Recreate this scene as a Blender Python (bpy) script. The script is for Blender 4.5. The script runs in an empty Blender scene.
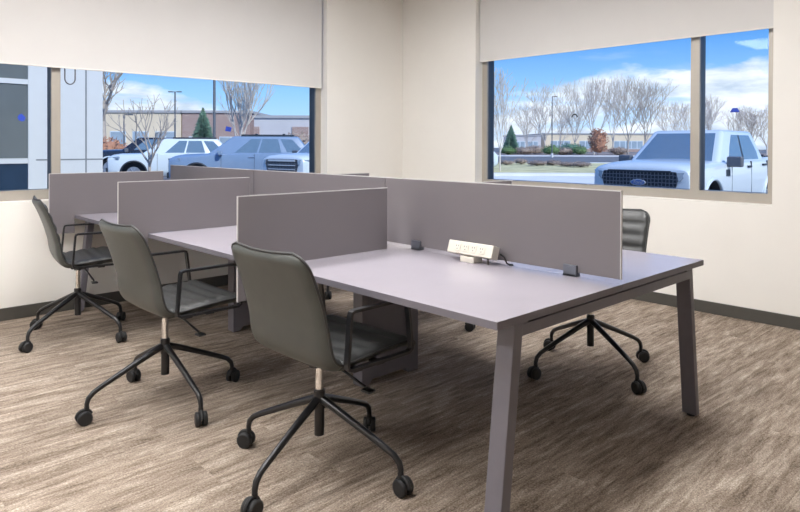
import bpy, bmesh, math, random
from mathutils import Vector, Matrix
PI = math.pi
SC = bpy.context.scene
COL = SC.collection
random.seed(7)

# ------------------------------------------------------------------ materials
def newmat(name):
    m = bpy.data.materials.new(name); m.use_nodes = True
    nt = m.node_tree; nt.nodes.clear()
    out = nt.nodes.new('ShaderNodeOutputMaterial')
    return m, nt, out
def nd(nt, t, **kw):
    n = nt.nodes.new(t)
    for k, v in kw.items():
        if k.startswith('i_'):
            n.inputs[k[2:].replace('_', ' ')].default_value = v
        else: setattr(n, k, v)
    return n
def mat(name, col, rough=.5, metal=0., var=.06, vscale=8., bump=0., bscale=200., spec=.5, coat=0., stretch=None):
    """principled with a little procedural colour variation and an optional fine bump"""
    m, nt, out = newmat(name)
    b = nd(nt, 'ShaderNodeBsdfPrincipled')
    b.inputs['Roughness'].default_value = rough; b.inputs['Metallic'].default_value = metal
    b.inputs['Specular IOR Level'].default_value = spec; b.inputs['Coat Weight'].default_value = coat
    nt.links.new(b.outputs[0], out.inputs[0])
    tc = nd(nt, 'ShaderNodeTexCoord'); src = tc.outputs['Object']
    if stretch:
        mp = nd(nt, 'ShaderNodeMapping'); mp.inputs['Scale'].default_value = stretch
        nt.links.new(src, mp.inputs[0]); src = mp.outputs[0]
    n = nd(nt, 'ShaderNodeTexNoise'); n.inputs['Scale'].default_value = vscale; n.inputs['Detail'].default_value = 3
    nt.links.new(src, n.inputs['Vector'])
    r = nd(nt, 'ShaderNodeValToRGB')
    c = Vector(col[:3])
    r.color_ramp.elements[0].position = .3; r.color_ramp.elements[1].position = .7
    r.color_ramp.elements[0].color = (*(c * (1 - var)), 1); r.color_ramp.elements[1].color = (*(c * (1 + var)), 1)
    nt.links.new(n.outputs['Fac'], r.inputs[0]); nt.links.new(r.outputs[0], b.inputs['Base Color'])
    if bump:
        n2 = nd(nt, 'ShaderNodeTexNoise'); n2.inputs['Scale'].default_value = bscale
        nt.links.new(tc.outputs['Object'], n2.inputs['Vector'])
        bp = nd(nt, 'ShaderNodeBump'); bp.inputs['Strength'].default_value = bump; bp.inputs['Distance'].default_value = .004
        nt.links.new(n2.outputs['Fac'], bp.inputs['Height']); nt.links.new(bp.outputs[0], b.inputs['Normal'])
    return m

def carpet_mat():
    m, nt, out = newmat('carpet')
    b = nd(nt, 'ShaderNodeBsdfPrincipled'); b.inputs['Roughness'].default_value = .95; b.inputs['Specular IOR Level'].default_value = .1
    nt.links.new(b.outputs[0], out.inputs[0])
    tc = nd(nt, 'ShaderNodeTexCoord')
    br = nd(nt, 'ShaderNodeTexBrick'); br.offset = .37
    br.inputs['Scale'].default_value = 1; br.inputs['Brick Width'].default_value = 1.0; br.inputs['Row Height'].default_value = .25
    br.inputs['Mortar Size'].default_value = .0; br.inputs['Color1'].default_value = (0, 0, 0, 1); br.inputs['Color2'].default_value = (1, 1, 1, 1)
    nt.links.new(tc.outputs['Object'], br.inputs['Vector'])
    sc = nd(nt, 'ShaderNodeVectorMath', operation='SCALE'); sc.inputs['Scale'].default_value = 1.2
    nt.links.new(br.outputs['Color'], sc.inputs[0])
    ad = nd(nt, 'ShaderNodeVectorMath', operation='ADD')
    nt.links.new(tc.outputs['Object'], ad.inputs[0]); nt.links.new(sc.outputs[0], ad.inputs[1])
    def noise(scale3, det, rough=.6, dist=0.):
        mp = nd(nt, 'ShaderNodeMapping'); mp.inputs['Scale'].default_value = scale3
        nt.links.new(ad.outputs[0], mp.inputs[0])
        n = nd(nt, 'ShaderNodeTexNoise'); n.inputs['Scale'].default_value = 1; n.inputs['Detail'].default_value = det
        n.inputs['Roughness'].default_value = rough; n.inputs['Distortion'].default_value = dist
        nt.links.new(mp.outputs[0], n.inputs['Vector']); return n.outputs['Fac']
    a = noise((2.8, 18., 1), 6, .74, .4); c2 = noise((5., 52., 1), 3, .7); g = noise((130., 190., 1), 2, .75)
    def math_(op, x, y):
        k = nd(nt, 'ShaderNodeMath', operation=op)
        for i, v in enumerate((x, y)):
            if isinstance(v, (int, float)): k.inputs[i].default_value = v
            else: nt.links.new(v, k.inputs[i])
        return k.outputs[0]
    v = math_('ADD', math_('MULTIPLY', a, .42), math_('ADD', math_('MULTIPLY', c2, .24), math_('MULTIPLY', g, .34)))
    r = nd(nt, 'ShaderNodeValToRGB'); e = r.color_ramp.elements
    e[0].position = .39; e[0].color = (.105, .077, .054, 1)
    e[1].position = .61; e[1].color = (.60, .51, .42, 1)
    x = e.new(.46); x.color = (.228, .178, .138, 1)
    x = e.new(.54); x.color = (.365, .298, .240, 1)
    nt.links.new(v, r.inputs[0]); nt.links.new(r.outputs[0], b.inputs['Base Color'])
    bp = nd(nt, 'ShaderNodeBump'); bp.inputs['Strength'].default_value = .6; bp.inputs['Distance'].default_value = .006
    nt.links.new(g, bp.inputs['Height']); nt.links.new(bp.outputs[0], b.inputs['Normal'])
    return m

def glass_mat(name, tint=(.93, .97, 1.)):
    m, nt, out = newmat(name)
    t = nd(nt, 'ShaderNodeBsdfTransparent'); t.inputs[0].default_value = (*tint, 1)
    g = nd(nt, 'ShaderNodeBsdfGlossy'); g.inputs['Roughness'].default_value = .02
    f = nd(nt, 'ShaderNodeFresnel'); f.inputs[0].default_value = 1.3
    k = nd(nt, 'ShaderNodeMath', operation='MULTIPLY'); k.inputs[1].default_value = .5
    nt.links.new(f.outputs[0], k.inputs[0])
    mx = nd(nt, 'ShaderNodeMixShader')
    nt.links.new(k.outputs[0], mx.inputs[0]); nt.links.new(t.outputs[0], mx.inputs[1]); nt.links.new(g.outputs[0], mx.inputs[2])
    nt.links.new(mx.outputs[0], out.inputs[0]); return m

def emit_mat(name, col, s):
    m, nt, out = newmat(name)
    e = nd(nt, 'ShaderNodeEmission'); e.inputs[0].default_value = (*col, 1); e.inputs[1].default_value = s
    nt.links.new(e.outputs[0], out.inputs[0]); return m

def brick_mat(name, c1, c2, mortar, sx=.4, sy=.14):
    m, nt, out = newmat(name)
    b = nd(nt, 'ShaderNodeBsdfPrincipled'); b.inputs['Roughness'].default_value = .9
    tc = nd(nt, 'ShaderNodeTexCoord'); mp = nd(nt, 'ShaderNodeMapping'); mp.inputs['Rotation'].default_value = (PI/2, 0, 0)
    br = nd(nt, 'ShaderNodeTexBrick'); br.inputs['Scale'].default_value = 1; br.inputs['Brick Width'].default_value = sx; br.inputs['Row Height'].default_value = sy
    br.inputs['Mortar Size'].default_value = .015
    for k, c in (('Color1', c1), ('Color2', c2), ('Mortar', mortar)): br.inputs[k].default_value = (*c, 1)
    nt.links.new(tc.outputs['Object'], mp.inputs[0]); nt.links.new(mp.outputs[0], br.inputs['Vector'])
    nt.links.new(br.outputs[0], b.inputs['Base Color']); nt.links.new(b.outputs[0], out.inputs[0]); return m

def grille_mat():
    m, nt, out = newmat('grille_mesh')
    b = nd(nt, 'ShaderNodeBsdfPrincipled'); b.inputs['Roughness'].default_value = .35
    tc = nd(nt, 'ShaderNodeTexCoord')
    vo = nd(nt, 'ShaderNodeTexVoronoi'); vo.feature = 'DISTANCE_TO_EDGE'; vo.inputs['Scale'].default_value = 16; vo.inputs['Randomness'].default_value = .15
    nt.links.new(tc.outputs['Object'], vo.inputs['Vector'])
    r = nd(nt, 'ShaderNodeValToRGB'); e = r.color_ramp.elements
    e[0].position = .05; e[0].color = (.16, .18, .21, 1); e[1].position = .14; e[1].color = (.012, .016, .024, 1)
    nt.links.new(vo.outputs['Distance'], r.inputs[0]); nt.links.new(r.outputs[0], b.inputs['Base Color'])
    nt.links.new(b.outputs[0], out.inputs[0]); return m

M = dict(
    wall=mat('wall_paint', (.81, .785, .74), .75, var=.012, vscale=3, bump=.08, bscale=260),
    ceil=mat('ceiling_tile', (.82, .81, .79), .9, var=.02, bump=.2, bscale=120),
    base=mat('baseboard_vinyl', (.072, .068, .060), .45, var=.05),
    carpet=carpet_mat(),
    frame=mat('window_frame_bronze', (.41, .375, .325), .42, metal=.25, var=.03),
    dark=mat('window_gasket', (.035, .055, .085), .35, var=.05),
    glass=glass_mat('window_glass'),
    blind=mat('blind_fabric', (.66, .645, .63), .9, var=.012, vscale=4, bump=.05, bscale=700),
    hem=mat('blind_hem', (.74, .71, .67), .6, var=.01),
    chain=mat('bead_chain', (.09, .09, .10), .4, var=.02),
    top=mat('worktop_laminate', (.300, .278, .315), .27, var=.02, vscale=5),
    edge=mat('worktop_edge', (.150, .140, .164), .5, var=.03),
    steel=mat('desk_steel', (.140, .132, .154), .42, var=.03, vscale=20),
    panel=mat('divider_panel', (.158, .143, .152), .30, var=.02, vscale=3),
    trim=mat('divider_trim', (.52, .50, .50), .35, var=.02),
    clip=mat('divider_clip', (.14, .15, .18), .35, metal=.4, var=.03),
    cream=mat('cream_plastic', (.66, .625, .55), .4, var=.02),
    slot=mat('outlet_slot', (.12, .11, .10), .6, var=.02),
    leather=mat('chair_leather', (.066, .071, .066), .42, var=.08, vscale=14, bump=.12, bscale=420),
    leather_shade=mat('chair_leather_shaded', (.040, .041, .041), .40, var=.08, vscale=14, bump=.12, bscale=420),  # same leather on the sitter's face, shade put into a darker colour
    pipe=mat('chair_piping', (.030, .030, .030), .5, var=.03),
    black=mat('black_metal', (.014, .014, .016), .28, var=.1, vscale=20),
    rubber=mat('black_rubber', (.012, .012, .013), .6, var=.1),
    chrome=mat('chrome', (.86, .86, .86), .22, metal=1., var=.03),
    light=emit_mat('light_diffuser', (1.0, .99, .985), 24.5),
    lightframe=mat('light_frame', (.8, .8, .8), .5),
    asphalt=mat('asphalt', (.17, .175, .185), .9, var=.18, vscale=1.2, bump=.2, bscale=60),
    concrete=mat('concrete', (.74, .74, .73), .9, var=.08, vscale=.8),
    grass=mat('lawn_grass', (.60, .55, .30), .95, var=.25, vscale=.7, bump=.5, bscale=30),
    mulch=mat('mulch', (.30, .24, .21), .95, var=.25, vscale=2),
    white=mat('white_paint', (.66, .74, .80), .25, var=.01, coat=.6),
    blue=mat('blue_paint', (.21, .30, .44), .25, var=.02, coat=.6),
    blackp=mat('black_paint', (.02, .024, .035), .2, var=.02, coat=.6),
    carglass=mat('car_glass', (.14, .22, .31), .05, var=.05),
    plastic=mat('car_trim', (.025, .035, .05), .5, var=.05),
    tire=mat('tire', (.02, .022, .026), .75, var=.05),
    rim=mat('rim', (.42, .45, .50), .3, metal=.7, var=.03),
    lamp=mat('headlamp', (.24, .31, .40), .1, var=.1, vscale=30, coat=.8),
    grille=grille_mat(),
    badge=mat('badge_blue', (.05, .13, .36), .3, var=.03),
    silver=mat('badge_silver', (.75, .77, .8), .25, metal=.6, var=.02),
    bark=mat('bark', (.46, .40, .35), .9, var=.15, vscale=4),
    barkp=mat('pale_bark', (.66, .60, .55), .9, var=.12, vscale=4),
    ever=mat('evergreen', (.12, .22, .16), .9, var=.35, vscale=5),
    shrubg=mat('green_shrub', (.13, .22, .085), .9, var=.35, vscale=4),
    shrubt=mat('tan_shrub', (.36, .285, .235), .9, var=.25, vscale=4),
    shrubr=mat('rust_shrub', (.43, .22, .14), .9, var=.25, vscale=4),
    cpanel=mat('metal_panel', (.66, .68, .69), .5, var=.015),
    joint=mat('panel_joint', (.22, .24, .26), .7),
    dkglass=mat('dark_glass', (.15, .17, .175), .10, var=.05),
    navyglass=mat('navy_glass', (.028, .05, .085), .08, var=.1),
    beige=mat('beige_stucco', (.80, .67, .50), .9, var=.05, vscale=.5),
    grayw=mat('gray_stucco', (.60, .58, .60), .9, var=.05, vscale=.5),
    brick=brick_mat('brick', (.36, .22, .19), (.42, .28, .24), (.5, .45, .42)),
    roof=mat('flat_roof', (.42, .42, .44), .8, var=.05),
    bwin=mat('building_window', (.34, .42, .50), .15, var=.15, vscale=.6),
    pole=mat('light_pole', (.16, .17, .19), .5, metal=.4, var=.04),
    tape=mat('blue_tape', (.015, .06, .50), .6, var=.05),
    ink=mat('black_ink', (.02, .025, .03), .6, var=.05),
    tapew=mat('pale_film', (.74, .76, .80), .6, var=.03),
)

# ------------------------------------------------------------------ mesh builder
class MB:
    def __init__(s): s.v = []; s.f = []; s.mi = []; s.sm = []
    def add(s, vs, fs, mi=0, sm=False):
        o = len(s.v); s.v += [tuple(v) for v in vs]
        for f in fs: s.f.append(tuple(i + o for i in f)); s.mi.append(mi); s.sm.append(sm)
    def box(s, a, b, mi=0):
        (x0, y0, z0), (x1, y1, z1) = a, b
        x0, x1 = min(x0, x1), max(x0, x1); y0, y1 = min(y0, y1), max(y0, y1); z0, z1 = min(z0, z1), max(z0, z1)
        s.hexa([(x0, y0, z0), (x1, y0, z0), (x1, y1, z0), (x0, y1, z0), (x0, y0, z1), (x1, y0, z1), (x1, y1, z1), (x0, y1, z1)], mi)
    def hexa(s, v, mi=0):
        s.add(v, [(0, 3, 2, 1), (4, 5, 6, 7), (0, 1, 5, 4), (1, 2, 6, 5), (2, 3, 7, 6), (3, 0, 4, 7)], mi)
    def bbox(s, a, b, r=.004, mi=0, seg=2):
        bm = bmesh.new(); bmesh.ops.create_cube(bm, size=1)
        a, b = Vector(a), Vector(b); c = (a + b) / 2; d = b - a
        for v in bm.verts: v.co = Vector((v.co.x * abs(d.x), v.co.y * abs(d.y), v.co.z * abs(d.z))) + c
        bmesh.ops.bevel(bm, geom=bm.edges[:], offset=r, segments=seg, affect='EDGES', profile=.5)
        s.bm(bm, mi)
    def bm(s, bm, mi=0, sm=False, mtx=None):
        bm.verts.index_update()
        vs = [(mtx @ v.co) if mtx else v.co.copy() for v in bm.verts]
        s.add(vs, [[v.index for v in f.verts] for f in bm.faces], mi, sm); bm.free()
    def ring(s, rings, mi=0, sm=True, close=False, caps=True):
        n = len(rings[0]); o = []
        vs = [p for r in rings for p in r]; fs = []
        R = len(rings)
        for i in range(R if close else R - 1):
            j = (i + 1) % R
            for k in range(n):
                l = (k + 1) % n
                fs.append((i * n + k, i * n + l, j * n + l, j * n + k))
        s.add(vs, fs, mi, sm)
        if caps and not close:
            s.add(rings[0], [tuple(range(n))[::-1]], mi, False); s.add(rings[-1], [tuple(range(n))], mi, False)
    def tube(s, pts, r, n=10, mi=0, close=False, flat=1., sm=True):
        pts = [Vector(p) for p in pts]; N = len(pts)
        rs = r if isinstance(r, (list, tuple)) else [r] * N
        rings = []; up = None
        for i, p in enumerate(pts):
            a = pts[i - 1] if (i > 0 or close) else p
            b = pts[(i + 1) % N] if (i < N - 1 or close) else p
            t = (b - a).normalized()
            if up is None:
                up = Vector((0, 0, 1)) if abs(t.z) < .9 else Vector((1, 0, 0))
            x = t.cross(up).normalized(); y = x.cross(t).normalized(); up = y
            rings.append([p + (x * math.cos(2 * PI * k / n) + y * math.sin(2 * PI * k / n) * flat) * rs[i] for k in range(n)])
        s.ring(rings, mi, sm, close)
    def cyl(s, a, b, r, r2=None, n=20, mi=0):
        s.tube([a, b], [r, r if r2 is None else r2], n, mi)
    def prism(s, poly, axis, t0, t1, mi=0):
        """polygon of 2d points extruded along axis 0/1/2"""
        def P(u, v, t):
            return {0: (t, u, v), 1: (u, t, v), 2: (u, v, t)}[axis]
        n = len(poly)
        vs = [P(u, v, t0) for u, v in poly] + [P(u, v, t1) for u, v in poly]
        s.add(vs, [tuple(range(n)), tuple(range(2 * n - 1, n - 1, -1))] + [(k, k + n, (k + 1) % n + n, (k + 1) % n) for k in range(n)], mi)
    def build(s, name, m, parent=None, bevel=0., fix=True):
        me = bpy.data.meshes.new(name); me.from_pydata(s.v, [], s.f)
        ms = m if isinstance(m, (list, tuple)) else [m]
        for x in ms: me.materials.append(x)
        me.polygons.foreach_set('material_index', s.mi); me.polygons.foreach_set('use_smooth', s.sm)
        if fix:
            bm = bmesh.new(); bm.from_mesh(me); bmesh.ops.recalc_face_normals(bm, faces=bm.faces[:]); bm.to_mesh(me); bm.free()
        me.update()
        o = bpy.data.objects.new(name, me); COL.objects.link(o)
        if parent is not None: o.parent = parent
        if bevel:
            b = o.modifiers.new('b', 'BEVEL'); b.width = bevel; b.segments = 2; b.limit_method = 'ANGLE'; b.angle_limit = .6
        return o

def tag(o, label=None, cat=None, group=None, kind=None):
    if label: o['label'] = label
    if cat: o['category'] = cat
    if group: o['group'] = group
    if kind: o['kind'] = kind
    return o
def thing(name, label, cat, loc=(0, 0, 0), rz=0., group=None, kind=None):
    o = bpy.data.objects.new(name, None); COL.objects.link(o)
    o.location = loc; o.rotation_euler = (0, 0, rz); o.empty_display_size = .1
    return tag(o, label, cat, group, kind)
def copy_tree(o, parent=None):
    c = o.copy(); COL.objects.link(c)
    if parent is not None: c.parent = parent
    for ch in list(o.children): copy_tree(ch, c)
    return c

# ------------------------------------------------------------------ camera
CAM = Vector((-1.5354, -1.1911, 1.2667))
F = Vector((.68803709, .72563808, -.00737147)); R = Vector((.72567066, -.68803418, .00332597)); U = Vector((.00265837, .00763765, .9999673))
FPX = 640.76; PX0, PY0 = 399.65, 149.75
cd = bpy.data.cameras.new('camera'); cam = bpy.data.objects.new('camera', cd); COL.objects.link(cam)
cam.matrix_world = Matrix(((R.x, U.x, -F.x, CAM.x), (R.y, U.y, -F.y, CAM.y), (R.z, U.z, -F.z, CAM.z), (0, 0, 0, 1)))
cd.sensor_width = 36; cd.lens = FPX / 800 * 36; cd.shift_y = -(256 - PY0) / 800; cd.shift_x = -(PX0 - 400) / 800
cd.clip_start = .05; cd.clip_end = 600
SC.camera = cam
GZ = -.20                                       # level of the ground outside
F2 = Vector((F.x, F.y, 0)).normalized(); R2 = Vector((R.x, R.y, 0)).normalized()
def out_at(px, D, z=GZ):                        # a place outdoors: D metres ahead of the room, px sets the bearing
    p = CAM + F2 * D + R2 * (D * (px - PX0) / FPX); return Vector((p.x, p.y, z))
OUT_RZ = math.atan2(R2.y, R2.x)                 # street direction

# ------------------------------------------------------------------ room
XR, YL, H = 3.509, 4.081, 2.95
X0, Y0 = -4.2, -4.6
WT = .30
def struct(o): o['kind'] = 'structure'; return o
b = MB(); b.box((X0 - .3, Y0 - .3, -.2), (XR + WT, YL + WT, 0)); struct(b.build('floor', M['carpet']))
b = MB(); b.box((X0 - .3, Y0 - .3, H), (XR + WT, YL + WT, H + .2)); struct(b.build('ceiling', M['ceil']))
# left wall, opening x -2.55..2.44 z .846..2.72
LX0, LX1, WZ0, WZ1 = -2.55, 2.440, .846, 2.86
b = MB()
b.box((X0, YL, 0), (XR + WT, YL + WT, WZ0)); b.box((X0, YL, WZ1), (XR + WT, YL + WT, H))
b.box((X0, YL, WZ0), (LX0, YL + WT, WZ1)); b.box((LX1, YL, WZ0), (XR + WT, YL + WT, WZ1))
struct(b.build('wall_left', M['wall']))
RY0, RY1 = .287, 3.012
b = MB()
b.box((XR, Y0, 0), (XR + WT, YL, WZ0)); b.box((XR, Y0, WZ1), (XR + WT, YL, H))
b.box((XR, Y0, WZ0), (XR + WT, RY0, WZ1)); b.box((XR, RY1, WZ0), (XR + WT, YL, WZ1))
struct(b.build('wall_right', M['wall']))
b = MB(); b.box((X0 - .3, Y0 - .3, 0), (XR + WT, Y0, H)); struct(b.build('wall_front', M['wall']))
b = MB(); b.box((X0 - .3, Y0, 0), (X0, YL + WT, H)); struct(b.build('wall_rear', M['wall']))
b = MB(); b.box((X0, YL - .012, 0), (XR, YL, .09)); struct(b.build('baseboard_left', M['base'], bevel=.003))
b = MB(); b.box((XR - .012, Y0, 0), (XR, YL - .012, .09)); struct(b.build('baseboard_right', M['base'], bevel=.003))

# windows
def window(name, axis, c0, a0, a1, mull, outward=1):
    """frame face at c0 on the wall axis, opening a0..a1, mullions list of (m0,m1)"""
    root = thing(name, None, None); root['kind'] = 'structure'
    fw, zb0, zb1, zt = .062, WZ0, .920, WZ1
    def bx(mb, p0, p1, z0, z1, d0, d1):
        if axis == 1: mb.box((p0, c0 + d0, z0), (p1, c0 + d1, z1))
        else: mb.box((c0 + d0, p0, z0), (c0 + d1, p1, z1))
    f = MB(); g = MB()
    for mb, d0, d1, e in ((f, 0, .022, 0), (g, .022, .115, 0)):
        bx(mb, a0, a1, zb0, zb1, d0, d1); bx(mb, a0, a1, zt - .06, zt, d0, d1)
        bx(mb, a0, a0 + fw, zb1, zt - .06, d0, d1); bx(mb, a1 - fw, a1, zb1, zt - .06, d0, d1)
    f.build('window_frame', M['frame'], root); g.build('frame_gasket', M['dark'], root)
    for m0, m1 in mull:
        f = MB(); bx(f, m0, m1, zb1, zt - .06, 0, .022); mo = f.build('mullion', M['frame'], root)
        g = MB(); bx(g, m0, m1, zb1, zt - .06, .022, .115); g.build('mullion_gasket', M['dark'], mo)
    edges = [a0 + fw] + [x for m in mull for x in m] + [a1 - fw]
    for i in range(0, len(edges), 2):
        p = MB(); bx(p, edges[i], edges[i + 1], zb1, zt - .06, .056, .062); p.build('pane', M['glass'], root)
    return root
window('window_1', 1, YL + .11, LX0, LX1, [(-.097, -.034)])
window('window_2', 0, XR + .11, RY0, RY1, [(.836, .905)])

# roller blinds
def blind(name, label, axis, c, a0, a1, z0, rec, chain=None):
    root = thing(name, label, 'blind')
    def P(a, d, z): return (a, c + d, z) if axis == 1 else (c + d, a, z)
    f = MB(); f.box(P(a0, 0, z0 + .004), P(a1, .0025, 2.80)); f.build('fabric', M['blind'], root)
    h = MB(); h.bbox(P(a0, -.0035, z0), P(a1, .006, z0 + .012), .0025); h.build('hem_bar', M['hem'], root)
    r = MB(); r.cyl(P(a0, .012, 2.82), P(a1, .012, 2.82), .024); r.build('roller_tube', M['hem'], root)
    if chain:
        n = 26; pts = []
        x0, x1, zb = chain
        for i in range(n + 1):
            t = i / n; a = PI * t
            pts.append((t, a))
        path = [P(x0, .02, 2.76)] + [P((x0 + x1) / 2 - (x1 - x0) / 2 * math.cos(a), .02, zb + .045 - .045 * math.sin(a)) for t, a in pts] + [P(x1, .02, 2.76)]
        ch = MB(); ch.tube(path, .005, 6); ch.build('bead_chain', M['chain'], root)
    return root
blind('roller_blind', 'wide off-white roller blind half lowered over the window of the left wall', 1, YL + .06, LX0 + .03, 2.412, 1.845, .11, (-.012, .062, 1.728))
blind('roller_blind', 'grey-white roller blind half lowered over the window in the right wall, above the parked pickup', 0, XR + .06, .296, 3.003, 2.114, .11)

# ceiling lights (above the picture)
for i, x in enumerate((-2.6, -.6, 1.45)):
    for j, y in enumerate((.45, 2.3)):
        t = thing('ceiling_light', 'flat white recessed office ceiling light panel', 'ceiling light', (x, y, H), 0, 'ceiling light panels', 'structure')
        f = MB()
        for a, bb in (((-.62, -.32), (.62, -.30)), ((-.62, .30), (.62, .32)), ((-.62, -.30), (-.60, .30)), ((.60, -.30), (.62, .30))):
            f.box((*a, -.02), (*bb, 0))
        f.build('light_frame', M['lightframe'], t)
        d = MB(); d.box((-.6, -.3, -.012), (.6, .3, -.004)); d.build('light_diffuser', M['light'], t)

# ------------------------------------------------------------------ bench desk
W, HT, TH = 1.553, .735, .025
YE = 4.043
SEAMS = [0, 1.353, 2.700, YE]
desk = thing('bench_desk', 'long grey six-seat bench desk with splayed steel legs running to the left wall', 'desk', (W / 2, 2.0, 0))
def in_desk(mb, name, m, bevel=0., parent=None):
    o = mb.build(name, m, parent or desk, bevel)
    if parent is None: o.location = (-W / 2, -2.0, 0)
    return o
for i in range(3):
    for x0, x1 in ((0, W / 2 - .0015), (W / 2 + .0015, W)):
        t = MB(); y0, y1 = SEAMS[i] + (.001 if i else 0), SEAMS[i + 1] - .001
        t.box((x0, y0, HT - TH), (x1, y1, HT - .0015), 1); t.box((x0 + .0004, y0 + .0004, HT - .0015), (x1 - .0004, y1 - .0004, HT), 0)
        in_desk(t, 'worktop', [M['top'], M['edge']])
def leg(xt, xb, yc, wy, wx=.058):
    """splayed flat steel leg: centre xt at the top, xb at the floor"""
    m = MB(); zt = HT - TH; y0, y1 = yc, yc + wy; hw = wx / 2
    m.hexa([(xb - hw, y0, .008), (xb + hw, y0, .008), (xb + hw, y1, .008), (xb - hw, y1, .008),
            (xt - hw, y0, zt), (xt + hw, y0, zt), (xt + hw, y1, zt), (xt - hw, y1, zt)])
    o = in_desk(m, 'leg', M['steel'], .003)
    g = MB(); g.cyl((xb - W / 2, y0 + wy / 2 - 2.0, 0), (xb - W / 2, y0 + wy / 2 - 2.0, .010), .018)
    k = g.build('glide', M['rubber'], o); k.location = (W / 2, 2.0, 0)
for yc in (.005, YE - .09):
    leg(.119, .038, yc, .066, .046); leg(W - .106, W - .015, yc + .010, .066, .036)
    r = MB(); r.box((.12, yc + .002, .664), (W - .12, yc + .042, .7015)); in_desk(r, 'cross_rail', M['steel'], .001)
for xx in (.22, W - .22):
    r = MB(); r.box((xx - .02, .07, .662), (xx + .02, YE - .06, .709)); in_desk(r, 'long_rail', M['steel'], .002)
for yc in (.008, YE - .085):
    for xa, xb in ((.136, .17), (W - .17, W - .136)):
        s = MB(); s.box((xa, yc, .7012), (xb, yc + .034, .7102)); in_desk(s, 'spacer', M['steel'])
for k, yc in enumerate((1.352, 2.690)):
    p = MB()
    x0, x1 = .612, 1.025
    p.prism([(x0, .004), (x0 + .05, .004), (x0 + .075, .032), (x1 - .10, .032), (x1 - .075, .004), (x1, .004), (x1, HT - TH - .001), (x0, HT - TH - .001)], 1, yc, yc + .075)
    in_desk(p, 'support_pedestal', M['steel'], .003)

# ------------------------------------------------------------------ dividers
DZ1 = 1.046
def side_divider(y, far, label):
    sgn = 1
    root = thing('desk_divider', label, 'divider', (.25 if not far else W - .25, y, HT), 0, None)
    if not far: xs = (-.177, .670, -.006)
    else: xs = (W + .165, W - .670, W + .006)
    xo, xj, xe = xs; t = .0025
    def put(mb, name, m, bevel=0):
        o = mb.build(name, m, root, bevel); o.location = -Vector(root.location); return o
    p = MB(); p.prism([(xo, .604), (xo, DZ1), (xj, DZ1), (xj, HT + .002), (xe, HT + .002), (xe, .604)], 1, y - t, y + t)
    put(p, 'panel', M['panel'], .001)
    e = MB(); lo, hi = min(xo, xj), max(xo, xj)
    e.box((lo, y - t - .0008, DZ1), (hi, y + t + .0008, DZ1 + .004))
    s = .004 if not far else -.004
    e.box((xo - s, y - t - .0008, .604), (xo, y + t + .0008, DZ1 + .004))
    put(e, 'edge_trim', M['trim'])
    c = MB(); xc = .10 if not far else W - .10
    c.bbox((xc - .03, y - t - .010, HT + .001), (xc + .03, y - t, HT + .035), .002); c.bbox((xc - .03, y + t, HT + .001), (xc + .03, y + t + .010, HT + .035), .002)
    if False: put(c, 'clip', M['clip'])
    return root
Y1, ST = 1.228, 1.360
for k, lb in enumerate(('grey desk divider nearest the camera, jutting past the desk edge behind the nearest chair',
                        'middle grey divider of the near side, between the second and third desk places',
                        'farthest grey desk divider on the near side, standing close to the left wall')):
    side_divider(Y1 + k * ST, False, lb)
for k, lb in enumerate(('grey divider beyond the central screen, its tip showing under the right window corner',
                        'grey divider beyond the central screen, its top corner before the wall between the windows')):
    side_divider(Y1 + k * ST, True, lb)
SX0, SX1, SZ0, SZ1 = .772, .780, .752, 1.090
SL = ('long central desk screen section nearest the camera, with the white power strip before it',
      'middle section of the long central desk screen, behind the nearest divider',
      'far section of the long central desk screen, ending close to the left wall')
for i in range(3):
    y0, y1 = SEAMS[i] + (.005 if i == 0 else .0015), SEAMS[i + 1] - .0015
    root = thing('center_screen', SL[i], 'divider', (W / 2, (y0 + y1) / 2, HT))
    def put(mb, name, m, bevel=0, par=None):
        o = mb.build(name, m, root, bevel); o.location = -Vector(root.location); return o
    p = MB(); p.box((SX0, y0 + .004, SZ0), (SX1, y1, SZ1)); put(p, 'panel', M['panel'])
    e = MB(); e.box((SX0 - .0008, y0, SZ1), (SX1 + .0008, y1, SZ1 + .0035))
    if i == 0: e.box((SX0 - .0008, y0, SZ0), (SX1 + .0008, y0 + .004, SZ1 + .0035))
    put(e, 'edge_trim', M['trim'])
    for yc in (y0 + .218, y1 - .24):
        c = MB()
        for xa, xb in ((SX0 - .012, SX0), (SX1, SX1 + .012)):
            c.bbox((xa, yc - .030, HT), (xb, yc + .030, HT + .046), .0015)
        c.box((SX0 - .012, yc - .030, HT), (SX1 + .012, yc + .030, HT + .008))
        put(c, 'clip', M['clip'])

# power strip
ps = thing('power_strip', 'cream desktop power strip with four outlets leaning at the central screen', 'power strip', (.718, .698, HT))
m = MB(); m.bbox((-.024, -.131, -.029), (.024, .131, .029), .003)
body = m.build('housing', M['cream'], ps); body.location = (0, 0, .055); body.rotation_euler = (0, math.radians(18), 0)
# the outlet face is the -X/up face of the housing
for k in range(4):
    yc = .070 - k * .047
    o = MB(); o.bbox((-.0275, yc - .017, -.017), (-.0235, yc + .017, .017), .0012)
    oo = o.build('outlet', M['cream'], body)
    s = MB()
    for dy in (-.006, .006): s.box((-.0282, yc + dy - .0012, .002), (-.027, yc + dy + .0012, .010))
    s.box((-.0282, yc - .002, -.010), (-.027, yc + .002, -.005))
    s.build('slots', M['slot'], oo)
m = MB(); m.bbox((-.034, -.032, 0), (.030, .048, .026), .002); m.build('foot', M['cream'], ps)
m = MB(); m.cyl((-.005, -.092, .0), (-.005, -.092, .036), .006); m.build('clamp_screw', M['slot'], ps)
m = MB(); m.tube([(.02, -.14, .05), (.032, -.155, .035), (.036, -.165, .012), (.046, -.172, .004), (.06, -.18, .003)], .004, 8); m.build('cord', M['rubber'], ps)

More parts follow.
